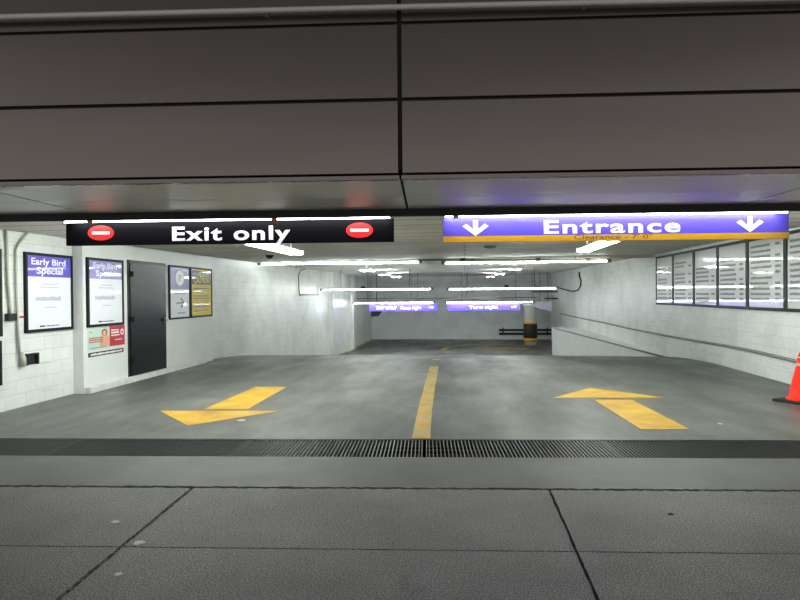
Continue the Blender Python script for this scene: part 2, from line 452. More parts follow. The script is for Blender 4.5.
scrap(118.5, 575, .024, .018, 'pale scrap near the bottom left of the sidewalk', M['scrap'])
mb = MB()                                               # crumbled stones in the left joint
for k in range(110):
    d = R_.uniform(2.9, 4.2) if k < 85 else R_.uniform(4.2, 4.9); r = R_.uniform(.005, .011)
    bmesh.ops.create_icosphere(mb.bm, subdivisions=1, radius=r, matrix=Matrix.Translation((lj(d) + R_.uniform(-.012, .012), d, -.012 + R_.uniform(0, .008))))
tag(mb.build('joint_gravel', M['scrap_stone'], None, (0, 0, 0), TH), 'crumbled stones filling the left sidewalk joint', 'gravel', None, 'stuff')

# ------------------------------------------------------------------ shell
b = MB(); ys = [5.2, 13.5, 17.5, 28.5, 32.5, YB + .3]
def side_wall(x0, x1, y0, y1):
    b = MB(); v = []
    n = 40
    for i in range(n + 1):
        y = y0 + (y1 - y0) * i / n
        v.append([b.bm.verts.new((x, y, z)) for x in (x0, x1) for z in (zf(y) - .3, zc(x, y) + .05)])
    for a, c in zip(v, v[1:]):
        for q in ((0, 1), (1, 3), (3, 2), (2, 0)): b.bm.faces.new((a[q[0]], a[q[1]], c[q[1]], c[q[0]]))
    b.bm.faces.new(v[0]); b.bm.faces.new(v[-1]); b.bm.faces
    bmesh.ops.remove_doubles(b.bm, verts=b.bm.verts, dist=1e-5)
    return b
def side_wall2(x0, x1, y0, y1):
    b = MB(); n = 40; v = []
    for i in range(n + 1):
        y = y0 + (y1 - y0) * i / n
        v.append([b.bm.verts.new(c) for c in ((x0, y, zf(y) - .3), (x1, y, zf(y) - .3), (x1, y, zc(x1, y) + .05), (x0, y, zc(x0, y) + .05))])
    for a, c in zip(v, v[1:]):
        for k in range(4): b.bm.faces.new((a[k], a[(k + 1) % 4], c[(k + 1) % 4], c[k]))
    b.bm.faces.new(v[0][::-1]); b.bm.faces.new(v[-1]); return b
struct(side_wall2(XL - .3, XL, 5.2, YB + .3).build('wall_left', M['block_y']))
YR = 39.6
struct(side_wall2(XR, XR + .3, 6.2, YR).build('wall_right', M['block_y']))
struct(MB().box(XL - .3, 13.3, YB, YB + .3, -1.8, 3.1).build('wall_back', M['block_x']))
struct(MB().box(13, 13.3, YR - 6, YB, -1.8, 3.1).build('wall_side', M['block_y']))
struct(MB().box(XR + .3, 13.3, YR - 6.3, YR - 6, -1.8, 3.1).build('wall_return', M['block_x']))
# pilasters on the left wall lower down
for y0, y1 in ((28.2, 29.4), (33.6, 34.4)):
    struct(MB().box(XL - .02, XL + .16, y0, y1, -1.9, 2.9).build('wall_pilaster', M['booth']))
# ramp ledge along the right wall
b = MB(); v = []
for i in range(25):
    y = 17.0 + 13 * i / 24; f = i / 24; xf = XR - .01 - 1.24 * f; zt = -.2 + .1 * f
    v.append([b.bm.verts.new(c) for c in ((xf, y, zf(y) - .25), (XR + .02, y, zf(y) - .25), (XR + .02, y, zt + .03), (xf, y, zt))])
for a, c in zip(v, v[1:]):
    for k in range(4): b.bm.faces.new((a[k], a[(k + 1) % 4], c[(k + 1) % 4], c[k]))
b.bm.faces.new(v[0][::-1]); b.bm.faces.new(v[-1])
struct(b.build('wall_ledge', M['booth']))
struct(MB().box(XR - 1.27, XR - .72, 29.6, 30.4, -1.8, -.08).build('wall_end_pier', M['booth']))
b = MB(); b.tube([(XR - .02 - 1.24 * f, 17.0 + 13 * f, -.2 + .1 * f) for f in (0, .25, .5, .75, 1)], .03, 6); struct(b.build('trim_3', M['conduit_grey']))
# garage ceiling slab
b = MB(); A = [(XL - .3, 6.9 - .45), (13.3, 6.9 + .9), (13.3, YB + .3), (XL - .3, YB + .3)]
lo = [b.bm.verts.new((x, y, zc(x, y))) for x, y in A]; hi = [b.bm.verts.new((x, y, zc(x, y) + .25)) for x, y in A]
b.bm.faces.new(lo); b.bm.faces.new(hi[::-1])
for i in range(4): b.bm.faces.new((lo[i], lo[(i + 1) % 4], hi[(i + 1) % 4], hi[i]))
struct(b.build('ceiling', M['ceiling']))
# step in the ceiling where the first strip lights hang
ps = onceil(420, 260)
struct(MB().box(XL, XR, 18.3, 18.45, 2.615, 2.78).build('ceiling_step', M['ceiling']))

# booth on the left wall
XB = -6.27
struct(MB().box(XL - .02, XB, 9.28, 14.38, -.02, 2.53).build('wall_booth', M['booth']))
struct(MB().box(XB - .02, XB + .1, 9.3, 13.8, -.03, .1, .008).build('trim_1', M['kerb']))

# facade: backing, panels, trim, soffit, beam (facade frame)
root = struct(MB().box(-10.4, 10.4, 4.60, 6.64, 2.56, 6.2).build('wall_facade', M['gap'], None, (0, 0, 0), TH))
UJ = -.188
zj = [2.512, 3.083, 3.662, 4.25, 4.85]
for r in range(4):
    for k in range(-3, 3):
        u0, u1 = UJ + k * 3.45 + .016, UJ + (k + 1) * 3.45 - .016
        b = MB().box(u0, u1, 4.57, 4.605, zj[r] + .011, zj[r + 1] - .011, .004)
        b.build('panel', M['facade'], root)
b = MB(); 
for k in range(-3, 3): b.box(UJ + k * 3.45 + .008, UJ + (k + 1) * 3.45 - .008, 4.562, 4.60, 2.472, 2.508, .003)
struct(b.build('trim_2', M['facade'], None, (0, 0, 0), TH))
b = MB()
for k in range(-3, 3):
    u0, u1 = UJ + k * 3.45 + .012, UJ + (k + 1) * 3.45 - .012
    b.box(u0, u1, 4.601, 5.53, 2.5, 2.515).box(u0, u1, 5.542, 6.3, 2.5, 2.515)
struct(b.build('ceiling_soffit', M['soffit'], None, (0, 0, 0), TH))
struct(MB().box(-10.4, 10.4, 6.63, 6.95, 2.52, 2.9).box(-10.4, 10.4, 6.29, 6.33, 2.42, 2.62).build('ceiling_beam', M['beam'], None, (0, 0, 0), TH))
# facade columns outside the frame close the opening
struct(MB().box(-10.4, -7.0, 5.4, 6.6, -.02, 2.49).build('wall_front_left', M['facade'], None, (0, 0, 0), TH))
struct(MB().box(6.1, 10.4, 5.4, 6.6, -.02, 2.49).build('wall_front_right', M['facade'], None, (0, 0, 0), TH))
# pipe along the facade
b = MB(); b.tube([(-10, 4.5, 3.775), (-3.3, 4.5, 3.758), (0, 4.5, 3.746), (2.8, 4.5, 3.728), (10, 4.5, 3.68)], .022, 12)
t = thing('facade_pipe', 'thin metal pipe running across the upper metal facade panels', 'pipe', (0, 0, 0), TH)
b.build('pipe', M['pipe'], t)
for u in (-9, -6, -3.6, -1.2, 1.2, 3.6, 6, 9): MB().box(u - .012, u + .012, 4.5, 4.572, 3.73 - u * .005, 3.765 - u * .005).build('clip', M['pipe'], t)

# ------------------------------------------------------------------ entry signs
DS = 6.5
def sgn(px, py):                 # pixel on the sign plane -> (u, z)
    dd = ray(px, py); p = CAM + dd * (DS / dd.dot(FN)); return p.dot(FT), p.z
def pk(px0, px1, py0, py1):
    a = sgn((px0 + px1) / 2, py1); c = sgn(px1, py1); d_ = sgn(px0, py1); e = sgn((px0 + px1) / 2, py0)
    return a[0], a[1], c[0] - d_[0], e[1] - a[1]
def sign_board(name, label, px0, px1, ytop, ybot, m):
    u0, u1 = sgn(px0, ybot)[0], sgn(px1, ybot)[0]
    z0, z1 = sgn((px0 + px1) / 2, ybot)[1], sgn((px0 + px1) / 2, ytop)[1]
    c = fac((u0 + u1) / 2, DS, z0); t = thing(name, label, 'sign', c, TH)
    w, h = u1 - u0, z1 - z0
    MB().box(-w / 2, w / 2, 0, .05, 0, h, .006).build('board', m, t)
    for q in (-.42, 0, .42): MB().box(w * q - .02, w * q + .02, .05, .13, h - .06, h + .02).build('mounting_bracket', M['dark'], t)
    return t, (u0 + u1) / 2, z0, w, h
D_BAR = 6.38
def sign_bar(label, pxa, pya, pxb, pyb, amber):
    def q(px, py):
        dd = ray(px, py); p = CAM + dd * (D_BAR / dd.dot(FN)); return p.dot(FT), p.z
    (ua, za), (ub, zb) = q(pxa, pya), q(pxb, pyb)
    w = ub - ua; z = (za + zb) / 2
    t = thing('sign_light', label, 'light', fac((ua + ub) / 2, D_BAR, z), TH, 'strip lights above the entry signs')
    MB().box(-w / 2, w / 2, -.02, .03, .022, .045).build('housing', M['fixture'], t)
    MB().box(-w / 2 + .01, w / 2 - .01, -.014, .024, -.007, .022, .005).build('tube', M['bar'], t)
    for s in (-1, 1): MB().box(s * (w / 2) - .012, s * (w / 2) + .012, -.02, .03, -.018, .03).build('end_cap', M['fixture'], t)
    for a in amber: MB().box(-w / 2 + a * w - .03, -w / 2 + a * w + .03, -.03, -.02, -.026, .035).build('clip', M['amber'], t)
    for s in (-.35, .35): MB().box(s * w - .015, s * w + .015, -.01, .02, .045, 2.56 - z).build('hanger', M['dark'], t)
    return t
t, uc, z0, w, h = sign_board('exit_sign', 'black hanging sign reading Exit only with red no entry discs', 66, 394, 219.5, 243.8, M['sign_black'])
x, z, ww, hh = pk(172, 290, 226.2, 240.3)
put_text('Exit only', ww, hh, M['white'], t, x - uc, -.0005, z - z0, bold=.026, space=1.13)
for px, py in ((101, 233), (359.5, 230.3)):
    u, zz = sgn(px, py); rx = .148; 
    d_ = MB().prism_xz(ell(u - uc, zz - z0, rx, .083), -.004, 0).build('no_entry_disc', M['red'], t)
    MB().prism_xz([(u - uc - .1, zz - z0 - .016), (u - uc + .1, zz - z0 - .016), (u - uc + .1, zz - z0 + .016), (u - uc - .1, zz - z0 + .016)], -.007, -.003).build('bar', M['white'], d_)
sign_bar('lit strip light along the top of the black exit sign', 64, 221.5, 391, 218, (.085, .65))
t, uc, z0, w, h = sign_board('entrance_sign', 'purple hanging sign reading Entrance with arrows and yellow clearance band', 443, 789, 214.0, 240.6, M['sign_purple'])
bandh = .066
MB().box(-w / 2, w / 2, -.004, .0, .001, bandh).build('clearance_band', M['yellow'], t)
x, z, ww, hh = pk(543.5, 680, 219.5, 233)
put_text('Entrance', ww, hh, M['white'], t, x - uc, -.0005, z - z0, bold=.024, space=1.13)
x, z, ww, hh = pk(574, 652, 235.5, 240)
M['clear_ink'] = mat('brown_clearance_ink', '7d4a10', .5)
put_text("Clearance - 7' 0\"", ww, hh, M['clear_ink'], t, x - uc, -.0042, .018, bold=.0, depth=.001)
for px, py in ((475.5, 228), (750, 224)):
    u, zz = sgn(px, py); cx, cz = u - uc, zz - z0; wd, hd = .14, .082
    tk = .045
    b = MB().prism_xz([(cx - .026, cz + hd), (cx - .026, cz - hd + .02), (cx + .026, cz - hd + .02), (cx + .026, cz + hd)], -.004, 0)
    b.prism_xz([(cx - wd, cz + .02), (cx - wd + .045, cz + .045), (cx, cz - .035), (cx + wd - .045, cz + .045), (cx + wd, cz + .02), (cx, cz - hd - .005)], -.0045, 0)
    b.build('arrow', M['white'], t)
sign_bar('lit strip light along the top of the purple entrance sign', 444, 217, 788, 211.5, (.035,))

# ------------------------------------------------------------------ wall posters
def poster(name, label, cat, X, y0, y1, z0, z1, side, sheet, group=None, fr=.045, dep=.04):
    """framed sheet on a side wall; origin at the bottom centre; local +X reads left to right"""
    t = thing(name, label, cat, (X, (y0 + y1) / 2, z0), PI / 2 if side < 0 else -PI / 2, group)
    w, h = y1 - y0, z1 - z0
    b = MB().box(-w / 2, -w / 2 + fr, -dep, 0, 0, h).box(w / 2 - fr, w / 2, -dep, 0, 0, h).box(-w / 2 + fr, w / 2 - fr, -dep, 0, 0, fr).box(-w / 2 + fr, w / 2 - fr, -dep, 0, h - fr, h)
    b.build('frame', M['frame'], t)
    MB().box(-w / 2 + fr, w / 2 - fr, -dep + .012, 0, fr, h - fr).build('sheet', sheet, t)
    return t, w, h, -dep + .012
def rect(x0, x1, z0, z1, y, th=.002): return MB().box(x0, x1, y - th, y, z0, z1)
def scribble(t, x0, x1, z, h, y, m, name='print_line', gap=.35, wl=(.6, 2.2)):
    """a row of illegible word-like dashes"""
    b = MB(); x = x0
    while x < x1 - h:
        w = min(h * R_.uniform(*wl), x1 - x); b.box(x, x + w, y - .0015, y, z + R_.uniform(0, .1) * h, z + h * R_.uniform(.75, 1)); x += w + h * gap
    return b.build(name, m, t)
def early_bird(label, X, y0, y1, z0, z1, header, faint):
    t, w, h, y = poster('early_bird_poster', label, 'poster', X, y0, y1, z0, z1, -1, M['sheet'], 'early bird special posters')
    fr = .045; hz = h * .70
    rect(-w / 2 + fr, w / 2 - fr, hz, h - fr, y).build('header', header, t)
    yy = y - .002
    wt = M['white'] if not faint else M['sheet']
    put_text('Early Bird', w * .72 * (1 if not faint else .9), .1, wt, t, -.02, yy, h * .85, 'heading', .02, .002)
    put_text('Special', w * .55, .1, wt, t, 0, yy, h * .735, 'heading', .02, .002)
    scribble(t, -w * .2, w * .22, h * .56, .02, y, M['ink_pale']); scribble(t, -w * .16, w * .17, h * .60, .02, y, M['ink_pale'])
    scribble(t, -w * .3, w * .3, h * .39, .075, y, M['ink_pale'], 'price_print', .08, (.45, .7))
    scribble(t, -w * .12, w * .14, h * .3, .018, y, M['ink_pale'])
    scribble(t, -w * .1, w * .2, .075, .018, y, M['ink'], 'logo_print'); rect(-w * .22, -w * .12, .072, .096, y).build('logo_print', M['ink'], t)
    return t
XLp = XL
early_bird('early bird special poster with vivid purple header on the block wall', XL, 8.17, 9.24, 1.075, 2.275, M['purple'], False)
early_bird('early bird special poster with purple header painted paler for glare beside the black door', XB, 9.36, 10.42, 1.09, 2.265, M['purple_pale'], True)
t, w, h, y = poster('wall_poster', 'dark framed poster cut off at the left edge of the photo', 'poster', XL, 6.75, 7.72, 1.06, 2.28, -1, M['sheet'])
rect(-w / 2 + .045, w / 2 - .045, h * .7, h - .045, y).build('header', M['purple'], t)
t, w, h, y = poster('wall_panel', 'dark narrow panel low on the wall under the cut-off left poster', 'panel', XL, 7.3, 7.7, .38, 1.0, -1, M['dark'])

t, w, h, y = poster('pay_station_sign', 'white framed sign with purple header, round P emblem and right arrow', 'sign', XB, 12.14, 13.1, 1.1, 2.27, -1, M['sheet'], None, .04)
hz = h * .56
rect(-w / 2 + .04, w / 2 - .04, hz, h - .04, y).build('header', M['purple_pale'], t)
e = MB().prism_xz(ell(0, h * .77, .2, .17), y - .004, y - .001).build('emblem', M['white'], t)
put_text('P', .11, .15, M['purple_pale'], e, 0, y - .004, h * .77 - .075, 'letter', .03, .002)
scribble(t, -.26, .3, h * .465, .03, y, M['ink_grey']); scribble(t, -.14, .26, h * .1, .03, y, M['ink_grey'])
b = rect(-.17, .17, h * .29, h * .29 + .026, y)
b.prism_xz([(.17, h * .29 - .0), (.2, h * .29 + .013), (.06, h * .29 + .13), (.03, h * .29 + .105), (.14, h * .29 + .013), (.03, h * .29 - .08), (.06, h * .29 - .105)], y - .003, y)
b.build('arrow', M['ink'], t)

t, w, h, y = poster('caution_sign', 'yellow framed caution sign with dark header and warning triangle', 'sign', XB, 13.14, 14.3, 1.1, 2.27, -1, M['caution'], None, .04)
rect(-w / 2 + .07, w / 2 - .07, h * .66, h - .07, y).build('header', M['ink'], t)
b = MB().prism_xz([(-.13, h * .81), (.13, h * .81), (0, h * .93)], y - .005, y - .001); b.build('warning_triangle', M['caution'], t)
rect(-.012, .012, h * .83, h * .885, y - .005).build('mark', M['ink'], t)
put_text('CAUTION', w * .72, .12, M['caution'], t, 0, y - .002, h * .69, 'heading', .03, .002)
for k, q in enumerate((.57, .52, .42, .37, .26, .21, .12)): scribble(t, -w * .36, w * R_.uniform(.2, .38), h * q, .024, y, M['ink'])

# flyers below the second poster
t = thing('flyer', 'mint flyer with a portrait and red text under the glare-paled poster', 'flyer', (XB - .002, 9.70, .69), PI / 2)
MB().box(-.31, .31, -.006, 0, 0, .36).build('sheet', M['flyer_mint'], t)
y = -.006
p = MB().prism_xz([(0.02, .04), (.3, .04), (.3, .2), (.25, .25), (.1, .25), (.04, .16)], y - .002, y).build('portrait', M['skin'], t)
MB().prism_xz(ell(.16, .29, .085, .062), y - .0025, y).build('hair', M['hair'], p)
MB().prism_xz(ell(.155, .278, .05, .045), y - .0035, y).build('face', M['skin'], p)
for q in (.2, .165, .13): scribble(t, -.28, .12, q, .025, y - .003, M['text_red'])
scribble(t, -.26, .22, .03, .02, y - .002, M['ink_grey']); scribble(t, -.26, -.2, .3, .025, y, M['ink_grey'])
t = thing('flyer', 'red flyer with white text under the glare-paled poster', 'flyer', (XB - .002, 10.25, .72), PI / 2)
MB().box(-.235, .235, -.006, 0, 0, .36).build('sheet', M['flyer_red'], t)
for q in (.27, .225, .18): scribble(t, -.19, .07, q, .028, -.006, M['white'])
scribble(t, -.08, .16, .1, .018, -.006, M['white'])
MB().prism_xz([(x, z) for x, z in ell(.15, .24, .05, .055)] , -.008, -.006).build('emblem', M['white'], t)
MB().prism_xz(ell(.15, .235, .028, .03), -.009, -.007).build('emblem_centre', M['flyer_red'], t)
t = thing('strip_placard', 'black strip placard with white text under the two flyers', 'placard', (XB - .002, 9.92, .585), PI / 2)
MB().box(-.52, .52, -.008, 0, 0, .075, .003).build('plate', M['ink'], t)
scribble(t, -.46, .47, .02, .035, -.008, M['white'])

# black door
t = struct(bpy.data.objects.new('door_1', None)); COL.objects.link(t); t.location = (XB, 11.3, .1); t.rotation_euler.z = PI / 2
MB().box(-.66, .66, -.035, -.005, 0, 2.14, .004).build('leaf', M['door'], t)
MB().box(-.71, -.66, -.02, .0, 0, 2.19).box(.66, .71, -.02, .0, 0, 2.19).box(-.71, .71, -.02, .0, 2.14, 2.19).build('frame', M['dark'], t)
for z in (.33, 1.07, 1.93): MB().box(-.68, -.57, -.05, -.03, z - .05, z + .05, .004).build('hinge', M['hinge'], t)
hd = MB().box(.56, .63, -.05, -.034, .93, 1.08, .004).build('lock_plate', M['dark'], t)
MB().tube([(.6, -.04, 1.02), (.6, -.085, 1.02)], .014).tube([(.6, -.085, 1.02), (.6, -.12, 1.02)], .032, 14).build('knob', M['chrome'], hd)

# rate boards on the right wall
pxs = [657.5, 674.5, 695.5, 719.5, 749.5, 788]
yy = [onx(p, 280, XR).y for p in pxs]; yy.append(yy[-1] - (yy[-2] - yy[-1]) * .97)
labs = ['narrow glossy rate board nearest the garage interior, sixth from the street', 'framed glossy rate board second from the inner end of the row',
        'framed glossy rate board third from the inner end of the row', 'framed glossy rate board fourth from the inner end, left of the sign arrow',
        'framed glossy rate board fifth from the inner end, under the right sign arrow', 'framed glossy rate board nearest the street, cut by the right photo edge']
for k in range(6):
    t, w, h, y = poster('rate_board', labs[k], 'rate board', XR, yy[k + 1], yy[k], 1.25, 2.63, 1, M['board'], 'rate boards on the right wall', .06, .05)
    z = h - .2; r = 0
    dz = .1; skip = {0: (0, 1, 4), 1: (0, 3, 7), 2: (0, 1, 2, 7, 8), 3: (0, 1), 4: (), 5: ()}[k]
    while z > .16:
        if r not in skip:
            x1 = w * R_.uniform(.1, .2)
            scribble(t, -w * .4, x1, z, .055, y, M['ink_rate'], gap=.15, wl=(.3, .7))
            if R_.random() < .75: scribble(t, w * .25, w * .41, z, .055, y, M['ink_rate'], gap=.15, wl=(.3, .6))
        z -= .1; r += 1

# ------------------------------------------------------------------ conduits, boxes
def wall_pipe(name, label, cat, runs, r, m, parent=None):
    b = MB()
    for pts in runs: b.tube(pts, r, 8)
    o = b.build(name, m); return tag(o, label, cat)
def LW(px, py, off=.03): return onx(px, py, XL + off)
wall_pipe('wall_conduit', 'vertical conduit dropping down the left wall to the dark junction box', 'conduit', [[LW(5.2, 214), LW(7, 250), LW(8, 285), LW(9.6, 300), LW(10.5, 314)]], .02, M['conduit'])
o = wall_pipe('wall_conduit', 'bent conduit from the ceiling past the early bird poster to the black outlet', 'conduit', [[LW(44, 226.5), LW(36, 228), LW(30, 230.5), LW(25, 236), LW(17.5, 246), LW(16, 250), LW(16.3, 290), LW(18, 330), LW(19.5, 356)]], .017, M['conduit'])
wall_pipe('wall_conduit', 'short twin vertical conduit between the ceiling and the bent conduit', 'conduit', [[LW(27.6, 214), LW(28.4, 229)], [LW(30.7, 214), LW(31.2, 229)]], .013, M['conduit_grey'])
wall_pipe('wall_conduit', 'thin dark line where the left wall meets the ceiling behind the exit sign end', 'conduit', [[LW(34, 232.2), LW(50, 234.6), LW(68, 237.6)]], .016, M['conduit_grey'])  # dark tube laid along the wall and ceiling edge
p = LW(9.2, 317, .0)
t = thing('junction_box', 'dark junction box on the left wall beside the bent conduit', 'junction box', (XL, p.y, p.z), PI / 2)
MB().box(-.09, .07, -.07, 0, -.055, .05, .006).build('box', M['dark'], t)
MB().tube([(.07, -.03, 0), (.2, -.03, 0)], .014, 8).build('stub', M['conduit'], t)
MB().box(.17, .22, -.06, 0, -.02, .01, .004).build('red_tip', M['red'], t)
p = LW(20.3, 360, .0)
t = thing('conduit_fitting', 'white conduit fitting at the lower end of the bent conduit', 'fitting', (XL, p.y, p.z), PI / 2)
MB().tube([(0, -.04, -.09), (0, -.04, .02), (0, -.03, .12)], .04, 10, rs=[.045, .045, .02]).build('body', M['conduit'], t)
p = LW(29.5, 359, .0)
t = thing('outlet_box', 'open black outlet box low on the left wall under the early bird poster', 'outlet', (XL, p.y, p.z), PI / 2)
MB().box(-.13, .13, -.02, 0, -.085, .085, .004).box(-.13, -.1, -.06, 0, -.085, .085).box(.1, .13, -.06, 0, -.085, .085).box(-.13, .13, -.06, 0, .06, .085).build('box', M['rubber'], t)

def RW(px, py, off=.03): return onx(px, py, XR - off)
o = wall_pipe('wall_conduit', 'long grey conduit running the length of the right block wall', 'conduit',
          [[RW(800, 363), RW(793, 360.5), RW(760, 352.5), RW(727, 346), RW(700, 341.5), RW(673, 337), RW(650, 332.5), RW(625, 327.5), RW(603, 322.5), RW(580, 318), RW(560, 313.5)]], .03, M['conduit_grey'])
wall_pipe('hanging_cable', 'black cable looping down the right wall from the strip light end', 'cable',
          [[RW(579, 272), RW(579.5, 277), RW(581, 281), RW(580.5, 286), RW(578, 290), RW(573, 291.5), RW(566, 290), RW(559, 288)]], .03, M['rubber'])
wall_pipe('wall_conduit', 'thin looped conduit high on the left wall above the ramp', 'conduit',
          [[LW(346, 270), LW(325, 268.8), LW(308, 268.4), LW(301, 270), LW(298.5, 275), LW(299, 288), LW(300, 296)], [LW(300, 295), LW(318, 294.6)]], .02, M['conduit_grey'])

# ------------------------------------------------------------------ ceiling lights
def strip_light(label, xa, xb, y, z, rods=True, r=.024, joints=()):
    lit = M['tube_far'] if y < 20 else M['tube']
    t = thing('strip_light', label, 'strip light', ((xa + xb) / 2, y, z), 0, 'long strip lights across the driveway')
    w = xb - xa
    MB().box(-w / 2, w / 2, -.035, .035, .02, .065).build('housing', M['fixture'], t)
    MB().tube([(-w / 2 + .05, 0, 0), (w / 2 - .05, 0, 0)], r, 10).build('tube', lit, t)
    for s in (-1, 1): MB().box(s * w / 2 - .06, s * w / 2 + .06, -.04, .04, -.035, .07).build('end_cap', M['conduit_grey'], t)
    for s in (-.32, .3):
        x = w * s; top = zc((xa + xb) / 2 + x, y) - z
        MB().tube([(x, 0, .06), (x, 0, top)], .012, 6).build('hanger_rod', M['conduit_grey'], t)
    for j in joints: MB().box(j * w - .08, j * w + .08, -.03, .03, .06, .16).build('ballast', M['dark'], t)
    return t
def xz(px, py, y): p = ony(px, py, y); return p.x, p.z
for lab, p0, p1, py, y, js in (('bright strip light on the ceiling step in the exit lane, nearest the entrance', 260, 420.5, 264.2, 18.2, ()),
                           ('bright strip light on the ceiling step in the entry lane, nearest the entrance', 443.5, 609, 263.2, 18.2, ()),
                           ('hung strip light halfway down the ramp in the exit lane', 321.5, 432, 290, 26.0, (-.12,)),
                           ('hung strip light halfway down the ramp in the entry lane', 448, 557, 289.2, 26.0, (.04,)),
                           ('hung strip light directly above the far purple exit lane sign', 353.5, 434, 303.2, 33.0, ()),
                           ('hung strip light directly above the far purple turn right sign', 446, 533.5, 302.6, 33.0, ())):
    xa, z = xz(p0, py, y); xb, _ = xz(p1, py, y)
    strip_light(lab, xa, xb, y, z, joints=js)
# clips and conduit along the ceiling step
y = 18.22; a = xz(262, 260.4, y); c = xz(606, 259.6, y)
b = MB().tube([(a[0], y, a[1]), (c[0], y, c[1])], .02, 8)
t = thing('ceiling_conduit', 'grey conduit with black clips along the ceiling step above the first strip lights', 'conduit')
b.build('conduit', M['conduit_grey'], t)
for px in (283, 316, 359.5, 400.5, 462.5, 538, 588):
    x, z = xz(px, 260.0, y); MB().box(x - .07, x + .07, y - .05, y + .03, z - .05, z + .05).build('clip', M['dark'], t)
# two-tube fixtures along the lanes
def lane_fixture(label, c, L=2.44, rz=0.0, wide=.15):
    t = thing('ceiling_light', label, 'ceiling light', c, rz, 'two tube ceiling lights along the lanes')
    MB().box(-wide * .3, wide * .3, -L / 2, L / 2, 0, .05, .01).build('housing', M['fixture'], t)
    for s in (-1, 1): MB().tube([(s * wide * .55, -L / 2 + .03, -.022), (s * wide * .55, L / 2 - .03, -.022)], .026, 10).build('tube', M['panel_light'], t)
    for s in (-1, 1): MB().box(-wide * .85, wide * .85, s * L / 2 - .02, s * L / 2 + .02, -.048, .03).build('end_plate', M['fixture'], t)
    for s in (-1, 1): MB().tube([(0, s * L * .35, .05), (0, s * L * .35, .2)], .012, 6).build('hanger_rod', M['conduit_grey'], t)
    return t
pts = []
for px, py, lab in ((276, 248, 'two tube ceiling light just behind the exit sign'), (597, 245.3, 'two tube ceiling light just behind the entrance sign'),
                    (366.5, 269.8, 'ceiling light beyond the first strip light, left of three in the exit lane'), (384, 274.2, 'ceiling light beyond the first strip light, middle of three in the exit lane'),
                    (395.5, 276.6, 'ceiling light beyond the first strip light, right of three in the exit lane'),
                    (516, 268.8, 'ceiling light beyond the first strip light, right of three in the entry lane'), (500.5, 273.6, 'ceiling light beyond the first strip light, middle of three in the entry lane'),
                    (491, 276.3, 'ceiling light beyond the first strip light, left of three in the entry lane')):
    c = onceil(px, py, .2)
    if c.y > 39: c = onceil(px, py, .2)
    lane_fixture(lab, (c.x, min(c.y, 38), zc(c.x, min(c.y, 38)) - .19), 2.44 if c.y < 16 else 1.25, wide=.16 if c.y < 16 else .28)
    pts.append((round(c.x, 2), round(c.y, 2)))
print('fixtures', pts)
# unseen lights added behind the beam, continuing the rows, to brighten the front walls
for x, lab in ((-4.2, 'added two tube ceiling light, unseen behind the dark beam above the exit lane'), (2.9, 'added two tube ceiling light, unseen behind the dark beam above the entry lane')):
    lane_fixture(lab, (x, 8.1, zc(x, 8.1) - .09))
# dome camera, sprinkler
c = onceil(269.5, 255.5, .05)
t = thing('ceiling_dome_camera', 'small dark dome camera on the ceiling behind the exit sign', 'camera', (c.x, c.y, zc(c.x, c.y)))
MB().lathe([(.11, -.04), (.13, -.02), (.13, .005)], 20).build('base', M['fixture'], t)
MB().lathe([(.01, -.13), (.05, -.12), (.085, -.085), (.1, -.04)], 20).build('dome', M['dark'], t)
c = onceil(490, 247.5, .03)
t = thing('ceiling_sprinkler', 'small grey disc fitting on the ceiling behind the entrance sign', 'ceiling fitting', (c.x, c.y, zc(c.x, c.y)))
MB().lathe([(.06, -.05), (.13, -.03), (.15, .005)], 20).build('plate', M['conduit_grey'], t)

# ------------------------------------------------------------------ lower level
def far_sign(name, label, px0, px1, py0, py1, texts, y):
    xa, z1 = xz(px0, py0, y); xb, z0 = xz(px1, py1, y)
    t = thing(name, label, 'sign', ((xa + xb) / 2, y, z0), 0, 'purple lane signs on the lower level'); w, h = xb - xa, z1 - z0
    MB().box(-w / 2, w / 2, 0, .06, 0, h).build('board', M['glow_purple'], t)
    for body, fx, fw in texts: put_text(body, w * fw, h * .42, M['glow_white'], t, w * fx, -.001, h * .28, bold=.02, depth=.004)
    cx = w * .42; b = MB().prism_xz([(cx - .13, h * .45), (cx + .02, h * .45), (cx + .02, h * .3), (cx + .14, h * .52), (cx + .02, h * .74), (cx + .02, h * .6), (cx - .13, h * .6)], -.004, 0)
    b.build('arrow', M['glow_white'], t)
    for s in (-.4, .4): MB().tube([(w * s, .03, h), (w * s, .03, h + .25)], .012, 6).build('hanger_rod', M['conduit_grey'], t)
far_sign('lane_sign', 'far purple sign in the exit lane, left of the turn right sign', 369, 437, 304.6, 311, [('EXIT ONLY', -.24, .30), ('Keep right', .12, .30)], 33.15)
far_sign('lane_sign', 'far purple sign reading Turn right', 447.5, 520, 304, 310.2, [('Turn right', .0, .40)], 33.15)
xa, z = xz(357, 298.8, 34.6); xb, _ = xz(536, 298.0, 34.6)
t = thing('hung_conduit', 'thin grey conduit hung across the lower level between the strip lights', 'conduit')
MB().tube([(xa, 34.6, z), (xb, 34.6, z)], .025, 8).build('conduit', M['conduit_grey'], t)
for f in (.0, .31, .62, .98):
    x = xa + (xb - xa) * f; MB().tube([(x, 34.6, z), (x, 34.6, zc(x, 34.6))], .014, 6).build('hanger_rod', M['conduit_grey'], t)
